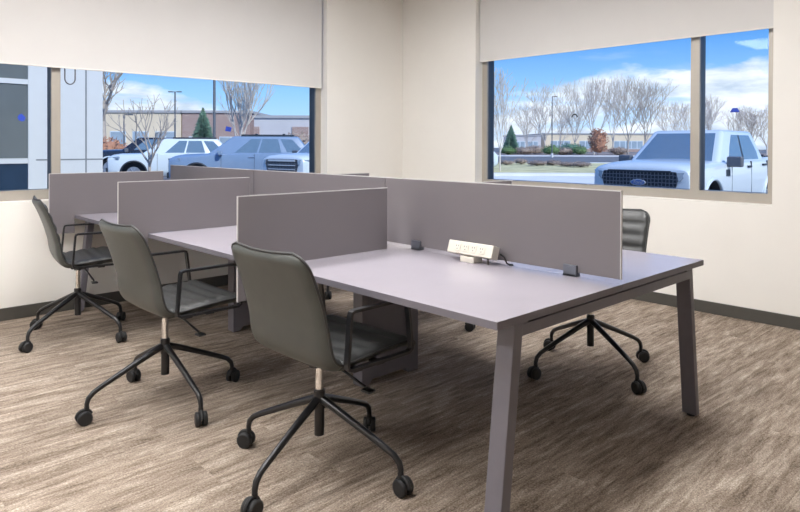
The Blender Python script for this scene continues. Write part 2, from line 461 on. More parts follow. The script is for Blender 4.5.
# ------------------------------------------------------------------ chairs
def spline(pts, n):
    """Catmull-Rom through 2d points, n samples, equal arc length"""
    P = [Vector(p) for p in pts]; P = [2 * P[0] - P[1]] + P + [2 * P[-1] - P[-2]]
    dense = []
    for i in range(1, len(P) - 2):
        for k in range(40):
            t = k / 40
            dense.append(.5 * ((2 * P[i]) + (P[i + 1] - P[i - 1]) * t + (2 * P[i - 1] - 5 * P[i] + 4 * P[i + 1] - P[i + 2]) * t * t + (3 * P[i] - P[i - 1] - 3 * P[i + 1] + P[i + 2]) * t ** 3))
    dense.append(P[-2]); L = [0]
    for a, c in zip(dense, dense[1:]): L.append(L[-1] + (c - a).length)
    res = []; j = 0
    for k in range(n):
        s = L[-1] * k / (n - 1)
        while j < len(L) - 2 and L[j + 1] < s: j += 1
        t = (s - L[j]) / max(1e-9, L[j + 1] - L[j]); res.append(dense[j].lerp(dense[j + 1], min(1, t)))
    return res, L[-1]
PROF = [(.312, .448), (.300, .474), (.255, .486), (.15, .483), (.03, .474), (-.055, .468), (-.100, .482), (-.128, .525), (-.148, .60), (-.176, .70), (-.213, .80), (-.249, .874)]
def make_chair():
    root = thing('office_chair', 'x', 'chair')
    # base
    hub = MB(); hub.cyl((0, 0, .136), (0, 0, .314), .0195, n=24); hub.cyl((0, 0, .240), (0, 0, .310), .0225, n=24)
    hub.build('base_hub', M['black'], root)
    for k in range(4):
        a = k * PI / 2; c, s = math.cos(a), math.sin(a)
        def P(r, z, t=0): return (r * c - t * s, r * s + t * c, z)
        l = MB(); l.tube([P(.012, .276), P(.06, .258), P(.20, .198), P(.305, .151), P(.338, .134), (P(.359, .113)), P(.366, .090), P(.366, .072)],
                         [.0165, .0155, .0135, .0122, .012, .0118, .011, .010], 12)
        lo = l.build('base_leg', M['black'], root)
        cb = MB()
        cx = .366
        w1 = MB(); off = .012
        for t in (-.0155, .0155):
            rr = .0315
            ang = k * 1.3 + .5
            d = Vector((math.cos(ang), math.sin(ang), 0)); q = Vector((-d.y, d.x, 0))
            base = Vector(P(cx, .0318)) + d * off
            a0, a1 = base + q * (t - .0105), base + q * (t + .0105)
            cb.tube([a0, base + q * (t - .008), base + q * (t + .008), a1], [rr * .8, rr, rr, rr * .8], 20)
        base = Vector(P(cx, .0318)) + d * off
        cb.cyl(base - q * .012, base + q * .012, .008, n=10)
        # hood over the wheels
        hood = []
        for i in range(9):
            th = math.radians(20 + 150 * i / 8); hood.append(base + d * (-.0315 * math.cos(th) * 1.06) + Vector((0, 0, .0315 * math.sin(th) * 1.10)))
        cb.tube(hood, .0075, 8); cb.cyl(Vector(P(cx, .056)), Vector(P(cx, .078)), .011, n=12)
        cb.build('caster', M['rubber'], lo)
    g = MB(); g.cyl((0, 0, .295), (0, 0, .448), .0158, n=24); g.build('gas_lift', M['chrome'], root)
    mch = MB(); mch.bbox((-.05, -.075, .412), (.12, .075, .446), .008); mch.cyl((0, 0, .395), (0, 0, .415), .022); mch.build('seat_mechanism', M['black'], root)
    lv = MB(); lv.tube([(.03, -.06, .412), (.04, -.13, .398), (.055, -.20, .368), (.062, -.225, .357)], .0055, 8); lv.bbox((.045, -.262, .342), (.082, -.215, .352), .004); lv.build('lever', M['black'], root)
    # cushion shell
    NL, NW = 72, 20
    pts, LEN = spline(PROF, NL)
    nrm = []
    for i in range(NL):
        t = (pts[min(i + 1, NL - 1)] - pts[max(i - 1, 0)]).normalized(); nrm.append(Vector((t.y, -t.x)))   # towards the sitter: up for the seat, forward for the back
    def hw(i):
        s = i / (NL - 1) * LEN; base = .250 - .012 * max(0, (s - .5) / .45)
        for d, r in ((LEN - s, .07), (s, .05)):
            if d < r: base -= r * (1 - math.sqrt(max(0, 1 - (1 - d / r) ** 2))) * .9
        return base
    split = 33
    def srf(i, k, side):
        """side 1 the sitter's face, -1 the outer face"""
        s = i / (NL - 1) * LEN; v = -1 + 2 * k / NW
        y = v * hw(i)
        backness = min(1, max(0, (s - .42) / .15))
        curve = (.010 * backness + .006) * v * v
        edge = (1 - abs(v) ** 12) ** .5
        endf = min(1, min(s, LEN - s) / .02) ** .5
        if side > 0:
            tuft = abs(math.sin(PI * (s + .02) / .066)) ** .55
            th = (.007 + .012 * tuft) * edge * endf
        else: th = -(.019 + .010 * (1 - backness)) * edge * endf - .001
        n = nrm[i]; d = curve + th
        return Vector((pts[i].x + n.x * -d if False else pts[i].x - n.x * (-d), y, pts[i].y - n.y * (-d)))
    # nrm from tangent (going front -> top): seat tangent is -x so (t.y,-t.x) is up; back tangent is up so it is +x
    def part(i0, i1, name):
        m = MB()
        n = NW + 1
        vs = [srf(i, k, 1) for i in range(i0, i1 + 1) for k in range(n)] + [srf(i, k, -1) for i in range(i0, i1 + 1) for k in range(n)]
        rows = i1 - i0 + 1; o = rows * n
        fi = [(r * n + k, r * n + k + 1, (r + 1) * n + k + 1, (r + 1) * n + k) for r in range(rows - 1) for k in range(NW)]
        fo = [tuple(x + o for x in f)[::-1] for f in fi]
        rim = []
        for r in range(rows - 1):
            for k in (0, NW): rim.append((r * n + k, (r + 1) * n + k, o + (r + 1) * n + k, o + r * n + k))
        for r in (0, rows - 1):
            for k in range(NW): rim.append((r * n + k, r * n + k + 1, o + r * n + k + 1, o + r * n + k))
        m.v = [tuple(v) for v in vs]
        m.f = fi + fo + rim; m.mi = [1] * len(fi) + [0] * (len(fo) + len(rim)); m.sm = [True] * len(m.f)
        return m.build(name, [M['leather'], M['leather_shade']], root)
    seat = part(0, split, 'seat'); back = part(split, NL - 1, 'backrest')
    def rim_path(i0, i1, top):
        a = [srf(i, 0, -1).lerp(srf(i, 0, 1), .5) for i in range(i0, i1 + 1)]
        c = [srf(i, NW, -1).lerp(srf(i, NW, 1), .5) for i in range(i0, i1 + 1)]
        if top: mid = [srf(i1, k, -1).lerp(srf(i1, k, 1), .5) for k in range(1, NW)]; return a + mid + c[::-1]
        mid = [srf(i0, k, -1).lerp(srf(i0, k, 1), .5) for k in range(1, NW)]; return a[::-1] + mid + c
    p = MB(); p.tube(rim_path(split, NL - 1, True), .0052, 6); p.build('piping', M['pipe'], back)
    p = MB(); p.tube(rim_path(0, split, False), .0052, 6); p.build('piping', M['pipe'], seat)
    # arms: flat steel loops
    for s in (-1, 1):
        y = s * .266
        a = MB()
        loop = [(.05, .456), (-.045, .456), (-.062, .463), (-.064, .48), (-.050, .648), (-.046, .660), (-.034, .664), (.222, .664), (.236, .660), (.240, .648), (.260, .485), (.260, .466), (.245, .456)]
        pts3 = [Vector((q[0], y, q[1])) for q in loop]
        rings = []
        for i, q in enumerate(pts3):
            t = (pts3[(i + 1) % len(pts3)] - pts3[i - 1]).normalized(); nn = Vector((-t.z, 0, t.x)) * .0055; w = Vector((0, .0115, 0))
            rings.append([q + nn + w, q + nn - w, q - nn - w, q - nn + w])
        a.ring(rings, 0, False, close=True)
        a.box((-.03, min(y, s * .07), .4425), (.01, max(y, s * .07), .4510)); a.box((.08, min(y, s * .07), .4425), (.12, max(y, s * .07), .4510))
        a.build('armrest', M['black'], root)
    return root
proto = make_chair()
for ch in proto.children:                       # seat height of the whole upper part
    if ch.name.split('.')[0] in ('seat', 'backrest', 'armrest', 'seat_mechanism', 'lever'): ch.location.z = .021
def place_chair(o, x, y, face, base, label, dz=0., dx=0.):
    """face: heading of the seat; base: heading of the first leg"""
    o.location = (x, y, 0); o.rotation_euler = (0, 0, face); o['label'] = label
    for ch in o.children:
        if ch.name.split('.')[0] in ('base_leg', 'base_hub'): ch.rotation_euler = (0, 0, base - face)
        elif ch.name.split('.')[0] == 'gas_lift': ch.location.z = max(0, dz * .6)
        else: ch.location.z += dz; ch.location.x += dx
D2R = math.radians
CH = [(-.043, .834, D2R(2), D2R(17), 'grey-green leather armchair nearest the camera, pulled up to the first desk place', -.008, -.024),
      (-.205, 1.885, D2R(1), D2R(1), 'grey-green leather armchair in the middle of the three along the near desk edge'),
      (-.166, 3.345, D2R(-9), D2R(25), 'grey leather armchair farthest from the camera, close to the left wall and its baseboard', .018),
      (1.738, .688, PI, D2R(69), 'dark ribbed office armchair across the desk, by the right desk leg'),
      (1.85, 2.015, PI, D2R(-96), 'office armchair hidden across the desk, one caster showing under the nearest worktop'),
      (1.95, 3.25, PI, D2R(-143), 'office armchair hidden across the desk, one caster showing beside the nearest chair back')]
copies = [proto] + [copy_tree(proto) for _ in CH[1:]]
for o, c in zip(copies, CH): place_chair(o, *c); o['group'] = 'office armchairs around the bench desk'

# ------------------------------------------------------------------ marks on the window glass
def sticker(name, label, P, verts, m, t):
    pass
def decal(name, label, axis, c, poly, m, cat='sticker'):
    b = MB(); b.prism(poly, axis, c - .0012, c)
    return tag(b.build(name, m), label, cat)
gl = YL + .11 + .0555; gr = XR + .11 + .0555
def blob(cx, cz, rx, rz, n=9, seed=1):
    rr = random.Random(seed)
    return [(cx + rx * math.cos(2 * PI * k / n) * rr.uniform(.8, 1.1), cz + rz * math.sin(2 * PI * k / n) * rr.uniform(.8, 1.1)) for k in range(n)]
decal('glass_sticker', 'small blue sticker on the glass left of the window mullion', 1, gl, blob(-.288, 1.462, .026, .030, 8, 2), M['tape'])
st = decal('glass_sticker', 'small blue square sticker on the glass above the roof of the blue-grey car', 1, gl, [(1.385, 1.392), (1.44, 1.385), (1.452, 1.425), (1.395, 1.437)], M['tape'])
decal('glass_sticker', 'small blue trapezoid sticker on the narrow right pane above the white pickup', 0, gr, [(.63, 1.525), (.560, 1.525), (.578, 1.557), (.612, 1.557)], M['tape'])
ring = [(1.972 + .032 * math.cos(a), 1.529 + .030 * math.sin(a)) for a in [PI * (-.05 + 1.1 * i / 10) for i in range(11)]]
ring += [(1.972 + .022 * math.cos(a), 1.529 + .020 * math.sin(a)) for a in [PI * (1.05 - 1.1 * i / 10) for i in range(11)]]
decal('glass_sticker', 'small black ring-shaped mark on the wide right pane', 0, gr, ring, M['ink'])

# ------------------------------------------------------------------ outdoors: ground
b = MB(); b.box((-60, -80, GZ - .3), (XR + 300, 300, GZ)); struct(b.build('ground', M['asphalt']))
def strip(name, D0, D1, l0, l1, z, m):
    b = MB()
    q = [CAM + F2 * D + R2 * l for D, l in ((D0, l0), (D0, l1), (D1, l1), (D1, l0))]
    b.prism([(p.x, p.y) for p in q], 2, GZ - .01, GZ + z, 0)
    o = b.build(name, m); o['kind'] = 'structure'; return o
strip('sidewalk', 24.0, 30.5, 1.5, 34, .02, M['concrete'])
strip('curb', 30.5, 31.2, 1.5, 34, .14, M['concrete'])
strip('lawn', 31.2, 50.0, 2.5, 50, .10, M['grass'])
strip('curb', 50.0, 50.8, 2.5, 60, .14, M['concrete'])
strip('sidewalk', 86.0, 93.0, 4, 100, .05, M['concrete'])
strip('planting_bed', 93.0, 128.0, 4, 110, .06, M['mulch'])

# ------------------------------------------------------------------ neighbouring wing seen through the left window
wing = thing('building_wing', 'white-panelled wing of the building with dark windows left of the mullion', 'building', (-2.2, 8.6, GZ))
def wput(mb, name, m, bevel=0, par=None):
    o = mb.build(name, m, par or wing, bevel); o.location = (2.2, -8.6, -GZ) if par is None else (0, 0, 0); return o
m = MB(); m.box((-6.5, 8.0, GZ), (1.56, 9.4, 2.95)); wput(m, 'panel_wall', M['cpanel'])
m = MB(); m.box((-6.5, 7.985, 2.95), (1.60, 9.45, 3.05)); wput(m, 'roof_cap', M['roof'])
m = MB()
for x in (1.344, .93): m.box((x - .010, 7.997, GZ), (x + .010, 8.002, 2.95))
for z in (1.060, 2.45): m.box((.74, 7.9972, z - .009), (1.56, 8.002, z + .009))
wput(m, 'panel_joint', M['joint'])
for x0, x1 in ((-1.2, .64), (-3.2, -1.32), (-5.2, -3.32)):
    for z0, z1 in ((.0, 1.015), (1.085, 2.02), (2.085, 2.80)):
        g = MB(); g.box((x0, 7.978, z0), (x1, 7.995, z1)); wo = wput(g, 'window_pane', M['dkglass'] if z0 > .5 else M['navyglass'])
    f = MB()
    for z in (1.05, 2.052, 2.82): f.box((x0, 7.965, z - .032), (x1, 7.999, z + .032))
    for x in (x0 - .04, x1 + .03): f.box((x - .03, 7.955, -.05), (x + .03, 7.999, 2.85))
    wput(f, 'window_frame', M['cpanel'])

# ------------------------------------------------------------------ vehicles
def boolean_cut(o, cutters):
    for c in cutters:
        md = o.modifiers.new('cut', 'BOOLEAN'); md.operation = 'DIFFERENCE'; md.object = c; md.solver = 'EXACT'
    dg = bpy.context.evaluated_depsgraph_get(); dg.update()
    me = bpy.data.meshes.new_from_object(o.evaluated_get(dg))
    o.modifiers.clear(); old = o.data; o.data = me; me.name = o.name
    for c in cutters: bpy.data.objects.remove(c)
def vehicle(name, label, loc, rz, spec, paint):
    """local +X is forward, nose at x=0; stations measured back from the nose"""
    root = thing(name, label, spec.get('cat', 'car'), loc, rz)
    def pt(u, v, w): return Vector((-u, v, w))
    body = MB(); rings = []
    for u, zl, zt, h, cr in spec['body']:
        half = [(0, zt + cr), (.35 * h, zt + cr * .93), (.68 * h, zt + cr * .7), (.90 * h, zt + cr * .2), (.975 * h, zt - .035), (.995 * h, zt - min(.12, .25 * (zt - zl))), (h, zl * .45 + zt * .55), (.995 * h, zl + min(.22, .36 * (zt - zl))), (.965 * h, zl + min(.09, .15 * (zt - zl))), (.88 * h, zl)]
        ring = [pt(u, v, w) for v, w in half] + [pt(u, -v, w) for v, w in half[::-1][:-1]]
        rings.append(ring)
    body.ring(rings, 0, True)
    bo = body.build('body', [paint, M['plastic']], root)
    cut = []
    WR = spec['wheel_r']
    for u in spec['axles']:
        for s in (1, -1):
            c = MB(); c.cyl(pt(u, s * .58, WR), pt(u, s * 1.3, WR), WR * 1.17, n=36, mi=0); c.mi = [0] * len(c.f)
            co = c.build('cutter', [M['plastic']], root); co.data.materials.clear(); co.data.materials.append(M['plastic']); cut.append(co)
    if spec.get('bed'):
        u0, u1, hwb, z0 = spec['bed']; c = MB(); c.box((-u1, -hwb, z0), (-u0, hwb, 2.0)); cut.append(c.build('cutter', M['plastic'], root))
    boolean_cut(bo, cut)
    for p_ in bo.data.polygons: p_.use_smooth = True
    try: bo.data.set_sharp_from_angle(angle=math.radians(38))
    except Exception: pass
    # cabin
    (b0, b1, hb, zb), (r0, r1, hr, zr) = spec['cabin']
    bm = bmesh.new()
    co = [pt(b0, hb, zb), pt(b1, hb, zb), pt(b1, -hb, zb), pt(b0, -hb, zb), pt(r0, hr, zr), pt(r1, hr, zr), pt(r1, -hr, zr), pt(r0, -hr, zr)]
    V = [bm.verts.new(c) for c in co]
    for f in ((3, 2, 1, 0), (4, 5, 6, 7), (0, 1, 5, 4), (1, 2, 6, 5), (2, 3, 7, 6), (3, 0, 4, 7)): bm.faces.new([V[i] for i in f])
    bm.normal_update()
    ed = [e for e in bm.edges if not (e.verts[0].co.z < zb + .01 and e.verts[1].co.z < zb + .01)]
    bmesh.ops.bevel(bm, geom=ed, offset=.075, segments=4, affect='EDGES', profile=.5)
    cb = MB(); cb.bm(bm, 0, True); cab = cb.build('cabin', paint, root)
    try: cab.data.set_sharp_from_angle(angle=math.radians(40))
    except Exception: pass
    def face(a, b_, c, d):
        a, b_, c, d = [co[i] for i in (a, b_, c, d)]
        n = (b_ - a).cross(d - a).normalized()
        cen = (a + b_ + c + d) / 4
        mid = sum(co, Vector()) / 8
        if n.dot(cen - mid) < 0: n = -n
        return lambda s, t, o: a.lerp(b_, s).lerp(d.lerp(c, s), t) + n * o
    left = face(0, 1, 5, 4); right = face(3, 2, 6, 7); front = face(0, 3, 7, 4); rear = face(1, 2, 6, 5)
    def pane(fn, poly, nm='side_window', mm=None, o0=-.02, o1=.005):
        m = MB(); n = len(poly)
        m.add([fn(s, t, o1) for s, t in poly] + [fn(s, t, o0) for s, t in poly],
              [tuple(range(n)), tuple(range(2 * n - 1, n - 1, -1))] + [(k, k + n, (k + 1) % n + n, (k + 1) % n) for k in range(n)])
        return m.build(nm, mm or M['carglass'], root)
    pane(front, [(.07, .06), (.93, .06), (.91, .90), (.09, .90)], 'windshield')
    pane(rear, [(.1, .15), (.9, .15), (.88, .85), (.12, .85)], 'rear_window')
    for fn in (left, right):
        for poly in spec['windows']: pane(fn, poly)
        if spec.get('pillar'): pane(fn, spec['pillar'], 'window_trim', M['plastic'], -.02, .003)
    # wheels
    for u in spec['axles']:
        for s in (1, -1):
            w = MB(); y0, y1 = s * (spec['hw'] - .26), s * (spec['hw'] - .015)
            prof = [(y0, WR * .6), (y0, WR * .93), (y0 + s * .03, WR), (y1 - s * .03, WR), (y1, WR * .92), (y1 - s * .01, WR * .68)]
            ws = [pt(u, y, WR) for y, r in prof]
            w.tube(ws, [r for y, r in prof], 32)
            wo = w.build('wheel', M['tire'], root)
            r = MB(); r.cyl(pt(u, y1 - s * .03, WR), pt(u, y1 - s * .012, WR), WR * .66, n=28)
            for k in range(6):
                a = k * PI / 3; r.tube([pt(u, y1 - s * .008, WR), pt(u + math.cos(a) * WR * .6, y1 - s * .004, WR + math.sin(a) * WR * .6)], .03, 6)
            r.build('rim', M['rim'], wo)
    # arch flares
    if spec.get('flare'):
        for u in spec['axles']:
            for s in (1, -1):
                a = MB(); a.tube([pt(u + math.cos(t) * WR * 1.2, s * (spec['hw'] - .005), WR + math.sin(t) * WR * 1.2) for t in [PI * (-.06 + 1.12 * i / 20) for i in range(21)]], .035, 8)
                a.build('arch_flare', spec['flare'], root)
    # nose
    g = spec['grille']; m = MB(); m.prism(g['poly'], 0, g['x0'], g['x1']); go = m.build('grille', M['grille'], root)
    if g.get('bars'):
        bb = MB()
        for z, h in g['bars']: bb.bbox((g['x1'] - .01, -g['bw'], z - h), (g['x1'] + .018, g['bw'], z + h), .004)
        bb.build('grille_bar', g.get('barmat', M['plastic']), go)
    for s in (1, -1):
        h = spec['lamp']; m = MB()
        pts = [pt(u, s * v, w) for u, v, w in h]
        n = len(pts) // 2; m.add(pts, [tuple(range(n)), tuple(range(2 * n - 1, n - 1, -1))] + [(k, k + n, (k + 1) % n + n, (k + 1) % n) for k in range(n)])
        m.build('headlight', M['lamp'], root)
        u, v, w = spec['mirror']
        m = MB(); m.bbox((-u - .07, s * v + (0 if s > 0 else -.26), w - .095), (-u + .07, s * v + (.26 if s > 0 else 0), w + .095), .03, seg=3); m.tube([pt(u, s * (v - .1), w - .07), pt(u, s * (v + .05), w - .04)], .03, 8)
        m.build('side_mirror', spec.get('mirror_mat', paint), root)
        for u, w in spec['handles']:
            hd = MB(); hd.bbox((-u - .10, s * (spec['hw'] - .02), w - .02), (-u + .10, s * (spec['hw'] + .025), w + .02), .01); hd.build('door_handle', M['plastic'] if spec.get('dark_handle') else paint, root)
        if spec.get('doors'):
            dl = MB()
            for u, z0, z1 in spec['doors']: dl.box((-u - .006, s * (spec['hw'] - .03), z0), (-u + .006, s * (spec['hw'] + .0015), z1))
            dl.build('door_seam', M['plastic'], root)
    for nm, mm, a, b_, r in spec.get('extra', []):
        m = MB(); m.bbox(a, b_, r); m.build(nm, mm, root)
    return root

HWT = .93
TRUCK = dict(cat='pickup truck', hw=HWT, wheel_r=.41, axles=(.90, 4.12), bed=(4.08, 5.22, .76, .75),
    body=[(0.0, .46, 1.01, .78, .03), (.02, .42, 1.05, .85, .05), (.10, .38, 1.08, .895, .08), (.32, .34, 1.10, .925, .10), (.7, .34, 1.13, HWT, .09), (1.36, .34, 1.17, HWT, .06), (1.45, .34, 1.18, HWT, .02), (3.9, .34, 1.20, HWT, .01), (4.0, .34, 1.24, HWT, .0), (5.2, .42, 1.26, HWT, .0), (5.34, .52, 1.24, .90, .0)],
    cabin=((1.32, 3.98, .845, 1.15), (2.08, 3.66, .66, 1.775)),
    windows=[[(.20, .10), (.485, .10), (.455, .86), (.26, .86), (.215, .5)], [(.525, .10), (.86, .10), (.885, .35), (.84, .86), (.50, .86)]],
    pillar=[(.485, .10), (.525, .10), (.50, .86), (.455, .86)],
    grille=dict(poly=[(-.50, 1.045), (.50, 1.045), (.64, 1.03), (.68, .92), (.60, .62), (-.60, .62), (-.68, .92), (-.64, 1.03)], x0=-.05, x1=.022, bars=[(1.035, .016), (.635, .018)], bw=.56),
    lamp=[(-.035, .66, 1.02), (.06, .88, 1.03), (.38, .952, 1.03), (.38, .956, .90), (.06, .89, .88), (-.035, .69, .88), (.10, .58, 1.01), (.2, .78, 1.02), (.42, .86, 1.01), (.42, .86, .91), (.2, .78, .89), (.10, .6, .89)],
    mirror=(1.62, .90, 1.19), mirror_mat=M['pole'], handles=[(2.72, 1.08), (3.62, 1.10)], dark_handle=True, doors=[(1.78, .45, 1.16), (2.86, .42, 1.18), (3.84, .60, 1.18)], flare=M['white'],
    extra=[('bumper', M['plastic'], (.0, -.70, .40), (.065, .70, .60), .02),
           ('bumper_skid', M['silver'], (.02, -.45, .36), (.08, .45, .44), .02),
           ('fender_vent', M['plastic'], (-1.66, .925, .93), (-1.48, .938, 1.05), .004),
           ('fender_vent', M['plastic'], (-1.66, -.938, .93), (-1.48, -.925, 1.05), .004),
           ('roof_antenna', M['plastic'], (-2.32, -.01, 1.76), (-2.26, .01, 1.85), .004),
           ('tailgate_rail', M['plastic'], (-4.06, -.80, 1.24), (-4.00, .80, 1.30), .01)])
truck = vehicle('pickup_truck', 'white pickup truck parked nose-in outside the right window', (9.11, 4.01, GZ - .003), 3.159, TRUCK, M['white'])
# oval badge on the grille, lettering included
em = MB(); N = 28
em.ring([[Vector((x, .135 * sc * math.cos(2 * PI * k / N), .84 + .055 * sc * math.sin(2 * PI * k / N))) for k in range(N)] for x, sc in ((.018, 1.), (.040, 1.), (.043, .93))], 0, False)
emo = em.build('emblem', M['silver'], truck)
e2 = MB(); e2.ring([[Vector((x, .120 * math.cos(2 * PI * k / N), .84 + .045 * math.sin(2 * PI * k / N))) for k in range(N)] for x in (.040, .046)], 0, False)
e2.build('emblem_plate', M['badge'], emo)
def text_mesh(name, body, size, m, parent, mtx):
    cu = bpy.data.curves.new(name, 'FONT'); cu.body = body; cu.size = size; cu.align_x = 'CENTER'; cu.align_y = 'CENTER'; cu.extrude = .002; cu.shear = .25
    to = bpy.data.objects.new('tmp', cu); COL.objects.link(to)
    dg = bpy.context.evaluated_depsgraph_get(); me = bpy.data.meshes.new_from_object(to.evaluated_get(dg)); bpy.data.objects.remove(to)
    me.transform(mtx); me.materials.clear(); me.materials.append(m); me.name = name
    o = bpy.data.objects.new(name, me); COL.objects.link(o); o.parent = parent; return o
text_mesh('emblem_lettering', 'Ford', .085, M['silver'], emo, Matrix(((0, 0, 1, .047), (1, 0, 0, 0), (0, 1, 0, .84), (0, 0, 0, 1))))

SUV = dict(hw=.96, wheel_r=.38, axles=(.95, 3.85),
    body=[(0., .50, .86, .66, .03), (.04, .36, .95, .80, .05), (.2, .30, 1.02, .90, .06), (.5, .28, 1.07, .95, .06), (1.3, .28, 1.12, .96, .04), (1.5, .28, 1.14, .96, .02), (4.3, .30, 1.20, .96, 0), (4.8, .36, 1.14, .92, 0), (4.95, .48, 1.0, .85, 0)],
    cabin=((1.25, 4.85, .86, 1.10), (2.15, 4.35, .68, 1.755)),
    windows=[[(.24, .14), (.455, .14), (.44, .86), (.30, .86)], [(.475, .14), (.70, .14), (.68, .86), (.46, .86)], [(.76, .16), (.93, .20), (.88, .84), (.715, .86)]],
    grille=dict(poly=[(-.52, .98), (.52, .98), (.42, .62), (-.42, .62)], x0=-.06, x1=.012, bars=[(.97, .014), (.65, .012)], bw=.46),
    lamp=[(.0, .55, .95), (.12, .80, .98), (.42, .945, 1.02), (.42, .95, .93), (.12, .82, .86), (.0, .55, .86), (.12, .53, .93), (.24, .75, .96), (.46, .88, 1.0), (.46, .88, .94), (.24, .75, .88), (.12, .53, .88)],
    mirror=(1.72, .92, 1.20), handles=[(2.75, 1.04), (3.7, 1.07)], doors=[(1.75, .45, 1.12), (2.85, .42, 1.14), (3.85, .8, 1.16)], flare=M['plastic'],
    extra=[('roof_rail', M['plastic'], (-4.2, .60, 1.75), (-2.4, .64, 1.82), .01), ('roof_rail', M['plastic'], (-4.2, -.64, 1.75), (-2.4, -.60, 1.82), .01),
           ('crossbar', M['plastic'], (-2.95, -.66, 1.81), (-2.87, .66, 1.85), .01), ('crossbar', M['plastic'], (-3.9, -.66, 1.81), (-3.82, .66, 1.85), .01),
           ('bumper', M['plastic'], (-.02, -.72, .32), (.035, .72, .52), .02)])
SMALL = dict(SUV, hw=.92, extra=[('bumper', M['plastic'], (-.02, -.72, .32), (.035, .72, .60), .02), ('roof_rail', M['plastic'], (-3.9, .60, 1.68), (-2.3, .63, 1.74), .01), ('roof_rail', M['plastic'], (-3.9, -.63, 1.68), (-2.3, -.60, 1.74), .01)],
    body=[(0., .50, .84, .64, .03), (.05, .36, .95, .78, .05), (.2, .30, 1.02, .86, .06), (.5, .28, 1.06, .91, .06), (1.2, .28, 1.09, .92, .04), (1.4, .28, 1.10, .92, .02), (4.0, .30, 1.16, .92, 0), (4.45, .36, 1.10, .88, 0), (4.6, .48, .96, .82, 0)],
    cabin=((1.15, 4.5, .83, 1.06), (2.0, 3.95, .65, 1.69)), axles=(.93, 3.6), mirror=(1.6, .88, 1.16))
ROAM = dict(TRUCK, extra=[('bumper', M['white'], (.0, -.80, .42), (.075, .80, .62), .02)], flare=None,
    grille=dict(TRUCK['grille'], bars=[(1.0, .03), (.86, .014), (.74, .014), (.625, .03)], barmat=M['silver']))
def park(spec, name, label, paint, px, D, heading):
    p = out_at(px, D); return vehicle(name, label, (p.x, p.y, GZ - .003), heading, spec, paint)
hl = math.atan2(-R2.y, -R2.x)       # facing along the street, leftwards
suv = park(SUV, 'suv', 'blue-grey sport utility car with roof rails outside the left window', M['blue'], 171, 22.3, hl + .20)
rav = park(SMALL, 'suv', 'white sport utility car parked left of the blue-grey one', M['white'], 109, 24.3, hl + .32)
blk = park(TRUCK, 'pickup_truck', 'black vehicle parked behind the white car, beside the white wall panels', M['blackp'], 92, 29.5, hl + .26)
wpk = park(ROAM, 'pickup_truck', 'white pickup with dark barred grille at the right edge of the left window', M['white'], 282, 19.0, hl + .95)
wc = park(SMALL, 'car', 'white car whose tail shows at the left edge of the right window', M['white'], 409, 34.0, hl + .02)

# ------------------------------------------------------------------ trees and shrubs
def bare_tree(label, px, D, height, seed, spread=.42, levels=5, trunk=.16, m='barkp', group=None, fork=.28, lean=0., kids=3, minr=.012, twigs=True, z=GZ):
    rr = random.Random(seed)
    p = out_at(px, D, z); root = thing('bare_tree', label, 'tree', p, rr.uniform(0, 6), group)
    T = MB(); B = MB()
    h0 = height * fork
    T.tube([(0, 0, -.05), (lean * .3, 0, h0 * .5), (lean, 0, h0), (lean * 1.2, 0, h0 * 1.25)], [trunk, trunk * .85, trunk * .72, trunk * .5], 8)
    def grow(q, d, L, r, lv):
        pts = [q]; rs = [r]; n = 3
        for i in range(n):
            d = (d + Vector((rr.gauss(0, .10), rr.gauss(0, .10), rr.gauss(.05, .06)))).normalized()
            q = q + d * (L / n); pts.append(q); rs.append(max(minr, r * (1 - .4 * (i + 1) / n)))
            if lv < levels and i < n - 1 and rr.random() < .5:
                side = Vector((rr.gauss(0, 1), rr.gauss(0, 1), .3)).normalized()
                grow(q, (d + side * spread * 1.5).normalized(), L * .55, max(minr, r * .5), lv + 2)
        B.tube(pts, rs, 4 if lv > 1 else 6, sm=True)
        if lv >= levels: return
        k = kids if lv < 2 else 2
        a0 = rr.uniform(0, 6.28)
        for j in range(k):
            a = a0 + 2 * PI * j / k + rr.gauss(0, .3)
            t = Vector((0, 0, 1)) if abs(d.z) < .9 else Vector((1, 0, 0))
            x = d.cross(t).normalized(); y = d.cross(x)
            nd_ = (d + (x * math.cos(a) + y * math.sin(a)) * spread * rr.uniform(.7, 1.3) + Vector((0, 0, .10))).normalized()
            grow(q, nd_, L * rr.uniform(.68, .86), max(minr, r * .66), lv + 1)
    Lb = (height - h0) / (1 + .77 + .6 + .46 + .36 + .28) * 1.25
    for j in range(kids + 1):
        a = 2 * PI * j / (kids + 1) + rr.gauss(0, .3)
        s = rr.uniform(.5, 1.2) * spread * 1.3 if j else .1
        grow(Vector((lean, 0, h0 * rr.uniform(.8, 1.1))), Vector((math.cos(a) * s, math.sin(a) * s, 1)).normalized(), Lb, trunk * .5, 1)
    T.build('trunk', M[m], root, fix=False); B.build('branches', M[m], root, fix=False)
    return root
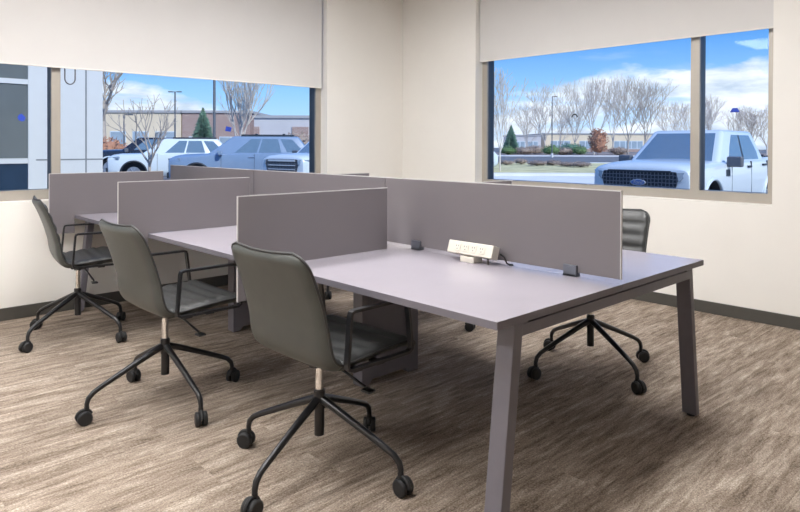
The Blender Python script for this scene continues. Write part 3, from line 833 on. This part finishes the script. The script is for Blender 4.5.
def evergreen(label, px, D, height, rad, seed):
    rr = random.Random(seed); root = thing('evergreen_tree', label, 'tree', out_at(px, D))
    t = MB(); t.cyl((0, 0, -.05), (0, 0, height * .5), .16, .08, 8); t.build('trunk', M['bark'], root)
    f = MB()
    for i in range(2600):
        h = rr.random() ** 1.25; a = rr.uniform(0, 2 * PI); r = rad * (1 - h) ** .85 * rr.uniform(.3, 1.12) + .03
        z = .25 + h * (height - .3); L = .10 + .42 * (1 - h)
        p = Vector((r * math.cos(a), r * math.sin(a), z)); d = Vector((math.cos(a), math.sin(a), rr.uniform(-.5, .15))).normalized(); s = Vector((-math.sin(a), math.cos(a), rr.uniform(-.4, .4))).normalized()
        f.add([p - d * L + s * .09, p - d * L - s * .09, p + d * L * .6, p + Vector((0, 0, .09)) - d * L * .4], [(0, 1, 2), (0, 2, 3), (1, 3, 2)])
    f.build('foliage', M['ever'], root, fix=False); return root
def shrub(label, px, D, w, h, m, seed, group=None, zb=GZ, name='shrub'):
    rr = random.Random(seed); root = thing(name, label, 'shrub', out_at(px, D, zb), 0, group)
    f = MB(); bm = bmesh.new(); bmesh.ops.create_icosphere(bm, subdivisions=2, radius=1)
    for v in bm.verts:
        k = rr.uniform(.62, .9); v.co = Vector((v.co.x * w / 2 * k, v.co.y * w / 2 * k, (v.co.z * k * .5 + .48) * h))
    f.bm(bm, 0, True)
    for i in range(420):
        a = rr.uniform(0, 2 * PI); c = rr.uniform(-.8, 1); s = math.sqrt(1 - c * c); k = rr.uniform(.7, 1.02)
        p = Vector((math.cos(a) * s * w / 2 * k, math.sin(a) * s * w / 2 * k, (c * k * .5 + .5) * h)); L = .07 * (w + h) / 2
        d = Vector((rr.gauss(0, 1), rr.gauss(0, 1), rr.gauss(.5, 1))).normalized() * L; e = d.orthogonal().normalized() * L * .5
        f.add([p - e, p + e, p + d * 1.5], [(0, 1, 2)])
    f.build('foliage', M[m], root, fix=False)
    s = MB()
    for i in range(5): s.tube([(0, 0, -.03), (rr.gauss(0, w * .12), rr.gauss(0, w * .12), h * .6)], .02, 5)
    s.build('stems', M['bark'], root, fix=False); return root
# left window
bare_tree('large bare tree behind the black vehicle beside the white wall panels', 104, 42, 7.6, 3, .55, 5, .20, 'bark', fork=.45, lean=.3)
bare_tree('slim young bare tree standing before the white sport utility car', 149.5, 17.5, 2.75, 8, .50, 4, .055, 'bark', fork=.36, minr=.006)
bare_tree('pale many-stemmed bare tree behind the blue-grey car', 240, 44, 6.4, 12, .24, 6, .15, 'barkp', fork=.12, kids=4, minr=.008)
evergreen('small green conifer left of the tall grey pole', 203, 50, 4.3, 1.15, 4)
shrub('rust-coloured bush at the foot of the large bare tree', 107, 40, 2.6, 1.9, 'shrubr', 5)
shrub('reddish leafless bush before the grey building at the right edge of the left window', 297, 46, 3.4, 2.3, 'shrubt', 6)
shrub('brownish hedge bush before the brick wall, beside the conifer', 186, 50, 4.0, 2.0, 'shrubt', 61)
def lamp_post(label, px, D, h, r, double=True):
    root = thing('lamp_post', label, 'lamp post', out_at(px, D), OUT_RZ)
    p = MB(); p.cyl((0, 0, 0), (0, 0, h), r, r * .75, 12); p.build('pole', M['pole'], root)
    b_ = MB(); b_.cyl((0, 0, 0), (0, 0, .5), r * 2.2, r * 2.2, 16); b_.build('base', M['concrete'], root)
    for s in ((-1, 1) if double else (1,)):
        a = MB(); a.box((min(0, s * .25), -.03, h - .06), (max(0, s * .25), .03, h)); a.bbox((min(s * .2, s * .62), -.13, h - .07), (max(s * .2, s * .62), .13, h + .02), .02)
        a.build('lamp_head', M['pole'], root)
    return root
lamp_post('double-headed parking lot lamp post above the white car', 175, 60, 6.4, .09)
lamp_post('thick grey pole left of the pale many-stemmed tree', 214.3, 30, 5.6, .075)
lamp_post('short thin post before the beige building', 124, 48, 3.7, .06, False)
def building(label, px0, px1, D, depth, zr, wall, wins, brick=None, roofm='roof'):
    a = out_at(px0, D); c = out_at(px1, D); w = (c - a).length
    root = thing('building', label, 'building', a, OUT_RZ)
    b_ = MB(); b_.box((0, 0, 0), (w, depth, zr - GZ)); b_.build('walls', M[wall], root)
    r = MB(); r.box((-.15, -.15, zr - GZ), (w + .15, depth + .15, zr - GZ + .28)); r.build('roof', M[roofm], root)
    for t0, t1, z0, z1 in wins:
        g = MB(); g.box((t0 * w, -.06, z0), (t1 * w, .05, z1)); wo = g.build('window', M['white'], root)
        p = MB(); n = max(1, round((t1 - t0) * w / 1.4)); ww = (t1 - t0) * w / n
        for k in range(n): p.box((t0 * w + k * ww + .1, -.09, z0 + .1), (t0 * w + (k + 1) * ww - .1, -.055, z1 - .1))
        p.build('pane', M['bwin'], wo)
    if brick:
        for t0, t1, z0, z1 in brick:
            g = MB(); g.box((t0 * w, -.12, z0), (t1 * w, .05, z1)); g.build('brick_panel', M['brick'], root)
    return root
building('beige flat-roofed building behind the black vehicle and the white car', 20, 181, 76, 20, 5.0, 'beige', [(.56, .66, .9, 3.0), (.70, .80, .9, 3.0), (.84, .97, .9, 3.0), (.38, .5, .9, 3.0)], [(.3, 1, 0, .9)])
building('brick-fronted low building behind the conifer', 182, 250, 76, 18, 5.0, 'brick', [(.1, .4, .8, 2.4), (.55, .9, .8, 2.4)])
building('grey flat-roofed building behind the blue-grey car', 254, 345, 66, 18, 4.0, 'grayw', [(.02, .30, 1.3, 2.2), (.62, .9, 1.2, 2.2)], [(.42, .60, 1.4, 3.3), (-.0, .06, 1.4, 3.3)])
# right window
building('long tan building behind the trees outside the right window', 545, 660, 150, 25, 3.9, 'beige', [(.05, .22, .7, 2.6), (.3, .5, .7, 2.6), (.6, .85, .7, 2.6)], [(.0, 1, 0, .7)])
building('small grey building left of the long tan one outside the right window', 512, 541, 145, 12, 3.4, 'grayw', [(.1, .45, .8, 2.4), (.55, .9, .8, 2.4)])
lamp_post('thin tall pole behind the lawn beside the big bare tree', 552, 80, 7.6, .07, False)
evergreen('blue-green conifer beyond the road near the left edge of the right window', 511, 98, 4.6, 1.3, 9)
bare_tree('slim young bare tree on the lawn at the left edge of the right window', 500, 34, 4.9, 21, .26, 5, .05, 'barkp', fork=.25, minr=.009)
TR = [(545, 104, 9.8, 31, .44, 'barkp', 'big spreading bare tree beyond the road beside the thin tall pole'),
      (575, 106, 9.4, 32, .36, 'barkp', 'bare tree beyond the road right of the thin tall pole'),
      (594, 100, 10.2, 33, .30, 'barkp', 'upright bare tree rising behind the rust-red bush'),
      (613, 108, 10.5, 34, .30, 'barkp', 'upright bare tree above the left edge of the pickup hood'),
      (628, 102, 9.6, 35, .34, 'bark', 'bare tree above the middle of the pickup hood'),
      (645, 96, 9.6, 36, .42, 'bark', 'spreading bare tree above the pickup windshield corner'),
      (670, 110, 7.6, 37, .40, 'barkp', 'lower bare tree above the pickup roof, left of the mullion'),
      (687, 112, 7.8, 38, .40, 'barkp', 'lower bare tree partly behind the mullion of the right window'),
      (708, 104, 8.0, 39, .34, 'barkp', 'bare tree just right of the mullion of the right window'),
      (733, 110, 6.8, 40, .44, 'barkp', 'bare tree under the blue trapezoid sticker'),
      (752, 108, 6.6, 41, .44, 'bark', 'bare tree above the rear window of the pickup cab'),
      (767, 104, 6.8, 42, .44, 'barkp', 'bare tree at the far right edge of the right window'),
      (527, 112, 7.4, 43, .46, 'barkp', 'faint bare tree between the conifer and the big spreading tree'),
      (560, 118, 7.5, 44, .46, 'barkp', 'faint bare tree close behind the thin tall pole')]
for px, D, h, sd, sp, mm, lb in TR:
    bare_tree(lb, px, D, h, sd, sp, 6, .13, mm, 'bare trees beyond the road', fork=.2, minr=.015, kids=3)
shrub('rust-red leafless bush left of the pickup hood', 598, 96, 3.0, 4.2, 'shrubr', 50)
SH = [(508, 96, 2.6, 1.35, 'shrubg', 'round green shrub under the blue-green conifer'),
      (524, 97, 3.4, 1.3, 'shrubt', 'tan shrub right of the round green shrub under the conifer'),
      (535, 99, 3.4, 1.5, 'shrubt', 'tan shrub left of the trunk of the big spreading tree'),
      (551, 95, 2.9, 1.6, 'shrubg', 'green shrub at the foot of the big spreading tree'),
      (564, 97, 3.2, 1.2, 'shrubt', 'tan shrub between two green shrubs beyond the road'),
      (580, 95, 2.4, 1.4, 'shrubg', 'round green shrub beside the rust-red bush'),
      (571, 101, 4.2, 1.9, 'ever', 'dark green shrub behind the round green one by the rust-red bush'),
      (618, 97, 3.2, 1.3, 'shrubt', 'tan shrub showing just above the pickup hood')]
for i, (px, D, w, h, mm, lb) in enumerate(SH): shrub(lb, px, D, w, h, mm, 70 + i, 'shrubs beyond the road')
LS = [(506, 45, 1.3, .32, 'shrubt', 'low tan tuft at the left end of the lawn'),
      (521, 46, 1.1, .45, 'shrubt', 'low tan tuft second from the left on the lawn'),
      (537, 43, 1.35, .36, 'mulch', 'low brown tuft in the middle of the lawn'),
      (553, 44, 1.35, .38, 'mulch', 'low brown tuft right of the middle of the lawn'),
      (567, 41.5, 1.2, .32, 'mulch', 'low brown tuft near the right end of the lawn'),
      (581, 40.5, 1.4, .36, 'mulch', 'low brown tuft at the right end of the lawn, nearest the pickup')]
for i, (px, D, w, h, mm, lb) in enumerate(LS): shrub(lb, px, D, w, h, mm, 90 + i, 'low tufts on the lawn', GZ + .1, 'grass_tuft')

# ------------------------------------------------------------------ sky and sun
wd = bpy.data.worlds.new('sky'); SC.world = wd; wd.use_nodes = True
nt = wd.node_tree; nt.nodes.clear()
out = nd(nt, 'ShaderNodeOutputWorld'); bg = nd(nt, 'ShaderNodeBackground'); nt.links.new(bg.outputs[0], out.inputs[0])
tc = nd(nt, 'ShaderNodeTexCoord'); sp = nd(nt, 'ShaderNodeSeparateXYZ'); nt.links.new(tc.outputs['Generated'], sp.inputs[0])
def wm(op, a, c=None, clamp=False):
    k = nd(nt, 'ShaderNodeMath', operation=op); k.use_clamp = clamp
    for i, v in enumerate((a, c)):
        if v is None: continue
        if isinstance(v, (int, float)): k.inputs[i].default_value = v
        else: nt.links.new(v, k.inputs[i])
    return k.outputs[0]
sky = nd(nt, 'ShaderNodeValToRGB'); e = sky.color_ramp.elements
e[0].position = 0; e[0].color = (.55, .74, .92, 1); e[1].position = .6; e[1].color = (.045, .17, .55, 1)
x = e.new(.08); x.color = (.30, .56, .88, 1); x = e.new(.17); x.color = (.085, .30, .74, 1)
nt.links.new(sp.outputs[2], sky.inputs[0])
hr = nd(nt, 'ShaderNodeValToRGB'); e = hr.color_ramp.elements        # height of the cloud bank by bearing
e[0].position = 0; e[0].color = (.03,) * 3 + (1,); e[1].position = .97; e[1].color = (.100,) * 3 + (1,)
for p_, v in ((.30, .092), (.41, .084), (.50, .034), (.70, .045), (.78, .072), (.82, .082), (.866, .108), (.93, .120)):
    x = e.new(p_); x.color = (v, v, v, 1)
nt.links.new(sp.outputs[0], hr.inputs[0])
def wnoise(s3, det, loc=(0, 0, 0)):
    mp = nd(nt, 'ShaderNodeMapping'); mp.inputs['Scale'].default_value = s3; mp.inputs['Location'].default_value = loc
    nt.links.new(tc.outputs['Generated'], mp.inputs[0])
    n = nd(nt, 'ShaderNodeTexNoise'); n.inputs['Scale'].default_value = 1; n.inputs['Detail'].default_value = det; n.inputs['Roughness'].default_value = .55
    nt.links.new(mp.outputs[0], n.inputs['Vector']); return n.outputs['Fac']
n1 = wnoise((11, 11, 26), 6); n2 = wnoise((5, 5, 28), 5, (3, 1, 2))
edge = wm('ADD', hr.outputs[0], wm('MULTIPLY', wm('SUBTRACT', n1, .5), .075))
bank = wm('MULTIPLY', wm('SUBTRACT', edge, sp.outputs[2]), 60, True)
hole = wm('MULTIPLY', wm('SUBTRACT', wnoise((6, 6, 40), 4, (7, 2, 5)), .36), 9, True)
bank = wm('MULTIPLY', bank, wm('ADD', wm('MULTIPLY', hole, .7), .3))
wisp = wm('MULTIPLY', wm('SUBTRACT', n2, .60), 3.0, True)
cl = wm('MAXIMUM', bank, wm('MULTIPLY', wisp, .5))
cc = nd(nt, 'ShaderNodeValToRGB'); e = cc.color_ramp.elements
e[0].position = .38; e[0].color = (.52, .60, .71, 1); e[1].position = .58; e[1].color = (.90, .90, .92, 1)
nt.links.new(wnoise((10, 10, 34), 6, (1, 4, 9)), cc.inputs[0])
mx = nd(nt, 'ShaderNodeMixRGB'); nt.links.new(cl, mx.inputs[0]); nt.links.new(sky.outputs[0], mx.inputs[1]); nt.links.new(cc.outputs[0], mx.inputs[2])
nt.links.new(mx.outputs[0], bg.inputs[0]); bg.inputs[1].default_value = 1.3
sd = bpy.data.lights.new('sun', 'SUN'); sd.energy = 4.2; sd.angle = .009; sd.color = (1, .95, .87)
so = bpy.data.objects.new('sun', sd); COL.objects.link(so)
so.rotation_euler = Vector((-.06, -1, .86)).to_track_quat('Z', 'Y').to_euler()

# ------------------------------------------------------------------ colour management
vs = SC.view_settings; vs.view_transform = 'Standard'; vs.look = 'None'; vs.exposure = 0; vs.gamma = 1; vs.use_curve_mapping = False
cy = SC.cycles
cy.use_denoising = True; cy.max_bounces = 10; cy.diffuse_bounces = 5; cy.glossy_bounces = 4; cy.transparent_max_bounces = 12; cy.sample_clamp_indirect = 6
